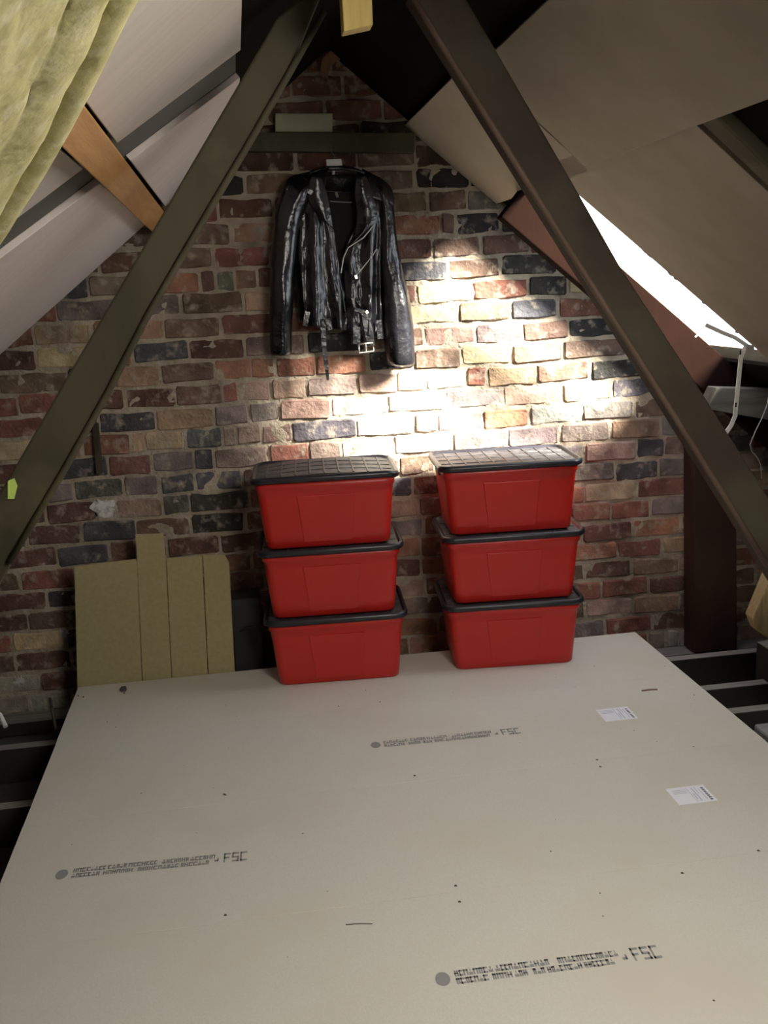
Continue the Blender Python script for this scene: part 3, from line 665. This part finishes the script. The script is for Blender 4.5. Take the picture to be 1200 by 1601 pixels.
m = MB(); m.tube([J(533,110,-.016),J(535,85,-.016),J(520,66,-.016),J(532,48,-.016),J(548,60,-.016)],.0025,6); m.build('hook', nt('dull_hook',(.10,.10,.09),.5,1.0)[0], hg, smooth=True)
rebase(hg, J(535,130,-.02))
m = MB(); p = J(532,52,-.016); m.tube([p+Vector((0,.05,.004)),p+Vector((0,-.02,.008))],.0022,6); o = m.build('nail', nt('rusty_nail',(.08,.05,.035),.6,.6)[0]); tag(o,'rusty nail holding the coat hanger in the wall plank','nail')

# ------------------------------------------------------------------ roof gap: frame of the roof light, stay, wire
wn = tag(bpy.data.objects.new('window_1', None), kind='structure'); COL.objects.link(wn)
fz = lambda x: zr(x, OFF)+.0145
def bar(x0,x1,y0,y1,name,mat):
    m = MB(); a = [(x0,y0,fz(x0)),(x1,y0,fz(x1)),(x1,y1,fz(x1)),(x0,y1,fz(x0))]; m.hexa(a,[(p[0],p[1],p[2]+.05) for p in a]); m.build(name, mat, wn)
bar(1.05,1.09,2.85,4.07,'window_frame',OLDWOOD); bar(1.94,1.98,2.85,4.07,'window_frame',OLDWOOD); bar(1.09,1.94,2.85,2.89,'window_frame',OLDWOOD); bar(1.09,1.94,4.03,4.07,'window_frame',OLDWOOD)
gm, N, L, b = nt('clear_roof_glass', (1,1,1), .05); tr = N.new('ShaderNodeBsdfTransparent'); gs = N.new('ShaderNodeBsdfGlossy'); gs.inputs['Roughness'].default_value = .05
mxs = N.new('ShaderNodeMixShader'); mxs.inputs[0].default_value = .06; L.new(tr.outputs[0], mxs.inputs[1]); L.new(gs.outputs[0], mxs.inputs[2]); L.new(mxs.outputs[0], N['Material Output'].inputs[0])
m = MB(); m.add([(1.10,2.9,fz(1.10)+.02),(1.93,2.9,fz(1.93)+.02),(1.93,4.03,fz(1.93)+.02),(1.10,4.03,fz(1.10)+.02)],[(0,1,2,3)]); m.build('pane', gm, wn)
YS = 3.30
st = thing('window_stay', (0,0,0), 'white metal window stay hanging bent from the lower end of the bright roof gap', 'stay')
def sr_(pts, w, th, name, mat, dy=0):
    q = [onY(x,y,YS)+Vector((0,dy,0)) for x,y in pts]; rows_ = []
    for i, p in enumerate(q):
        t_ = (q[min(i+1,len(q)-1)]-q[max(i-1,0)]).normalized(); s = t_.cross(Vector((0,1,0))).normalized()
        rows_.append([p-s*w/2, p+s*w/2, p+s*w/2+Vector((0,th,0)), p-s*w/2+Vector((0,th,0))])
    return MB().loft(rows_).build(name, mat, st, bevel=.001)
sr_([(1162,548),(1158,560),(1154,600),(1149,650)],.0155,.004,'arm',WHITE)
sr_([(1150,648),(1143,665),(1131,682)],.0155,.004,'handle',WHITE)
sr_([(1104,508),(1130,520),(1150,528),(1171,542)],.014,.006,'fixing_bar',WHITE,.004)
m = MB(); p = onY(1170,546,YS); m.tube([p+Vector((0,-.012,0)),p+Vector((0,.018,0))],.016,12); m.build('pivot', nt('grey_pivot',(.45,.43,.44),.5)[0], st, bevel=.002)
for x,y in ((1157,551),(1150,633)):
    m = MB(); p = onY(x,y,YS-.0008); q = Vector((0,0,1)); m.hexa([p+Vector((-.003,0,-.008)),p+Vector((.003,0,-.008)),p+Vector((.003,0,.008)),p+Vector((-.003,0,.008))],[p+Vector((-.003,.001,-.008)),p+Vector((.003,.001,-.008)),p+Vector((.003,.001,.008)),p+Vector((-.003,.001,.008))]); m.build('slot', BLACKBOX, st)
rebase(st, onY(1165,545,YS))
m = MB(); pts = [(1204,608),(1198,635),(1190,655),(1180,675),(1172,695),(1175,706),(1184,716),(1189,728),(1190,748)]
m.tube([onY(x,y,3.4) for x,y in pts],.0022,6); tag(m.build('hanging_wire', WIRE, smooth=True),'thin grey wire hanging in a loop at the right edge beside the white stay','wire')
def peg(a, b, Y, label, r=.003, mat=WHITE):
    m = MB(); p, q = onY(*a,Y), onY(*b,Y); m.tube([p, p*.5+q*.5+Vector((0,.002,0)), q], [r,r,r*.6], 6); return tag(m.build('bright_nail', mat), label, 'nail', None)
peg((1086,527),(1095,520),3.60,'bright nail tip catching light on the dark rafter below the roof gap')
peg((843,334),(849,327),3.70,'bright nail tip on the reddish rafter beside the right strut',.0022)
# scrap hanging torn edge of the lining along the gap
m = MB(); rr = random.Random(8)
for i in range(7):
    x = 1.30+rr.random()*.42; y = 3.37-.05*(x-1.05)/1.5; w = rr.uniform(.008,.02); p = pr(x,y)
    m.add([p+NR*.004, pr(x+w,y)+NR*.004, pr(x+w*.6,y+rr.uniform(.003,.016))+NR*.004, p+NR*.016, pr(x+w,y)+NR*.016, pr(x+w*.6,y+.012)+NR*.016],[(0,1,2),(3,5,4),(0,2,5,3),(1,4,5,2)])
tag(m.build('torn_fibres', OLDWOOD),'ragged torn fibres along the edge of the board at the bright roof gap','fibres',kind='stuff')

# ------------------------------------------------------------------ yellow insulation quilt, top left
qt = thing('insulation_quilt', (0,0,0), 'yellow mineral wool quilt hanging from the left slope, with a rolled hem', 'insulation')
HO = .06; PQ = PL - NL*HO
edge = [onP(x,y,PQ,NL) for x,y in ((196,-80),(152,0),(126,62),(96,130),(68,188),(40,240),(10,292),(-14,332),(-54,392))]
IN = Vector((.035,-.05,.0))                         # towards the camera, away from the hem
def qf(u, v):
    n = len(edge)-1; x = v*n; i = min(int(x),n-1); p = edge[i].lerp(edge[i+1], x-i)
    d = Vector((.02,-.9,0))*u
    dep = -.045*math.exp(-((u-.01)/.035)**2) + .004*noise.fractal(Vector((u*9,v*8,3)),1,2,4) + .014*math.sin(math.pi*min(1,u*5))
    return p + Vector((0,-.050,0)) + d - NL*dep
MB().grid(qf, 70, 40).build('quilt', WOOL, qt, smooth=True, thick=.05, offset=0)
m = MB(); m.tube([p - NL*.012 + Vector((0,-.020,0)) + Vector((0,.004*noise.noise(p*9),.002*noise.noise(p*12))) for p in [edge[0].lerp(edge[1],0)]+[edge[i].lerp(edge[i+1],f) for i in range(8) for f in (.25,.5,.75,1)]], .032, 14)
m.build('rolled_hem', WOOL, qt, smooth=True)
rebase(qt, edge[4])

# ------------------------------------------------------------------ timber offcut at the right edge, bits at the left edge
lg = thing('timber_offcut', (0,0,0), 'rough tan timber offcut standing at the right edge of the photo', 'timber')
f = [onY(x,y,3.30) for x,y in ((1176,968),(1182,985),(1212,1006),(1290,1012),(1290,860),(1213,880))]
sd = [onY(x,y,3.42) for x,y in ((1164,958),(1172,978),(1200,998),(1280,1000),(1276,850),(1196,880))]
MB().hexa(f,sd).build('block', TANWOOD, lg, bevel=.006)
for k in range(3):
    m = MB(); a = [(1192+10*k,985+5*k),(1203+8*k,930),(1214+8*k,884)]; m.tube([onY(x,y,3.296) for x,y in a],.0045,6); m.build('split_ridge', TANWOOD, lg, smooth=True)
rebase(lg, onY(1200,1003,3.35))
m = MB(); b0 = lg.location; m.box(0,.42,-.09,.12,0,.355); o = m.build('support_block', JOIST, bevel=.005); o.location = (b0.x+.03, b0.y+.02, FLOORZ); tag(o,'dark block under the tan timber offcut at the right edge','block')
m = MB(); m.tube([onY(78,1092,4.0),onY(82,1112,3.9),onY(88,1142,3.8)],.006,6); tag(m.build('lath', GREYWOOD),'thin grey lath sloping down beside the left back corner of the boards','lath')
m = MB(); p = onY(0,1118,3.7); q = onY(9,1136,3.66); m.tube([p+Vector((-.05,0,.05)),p,q],.009,8); tag(m.build('pipe_end', WHITE),'tiny white pipe end at the left edge among the dark joists','pipe')
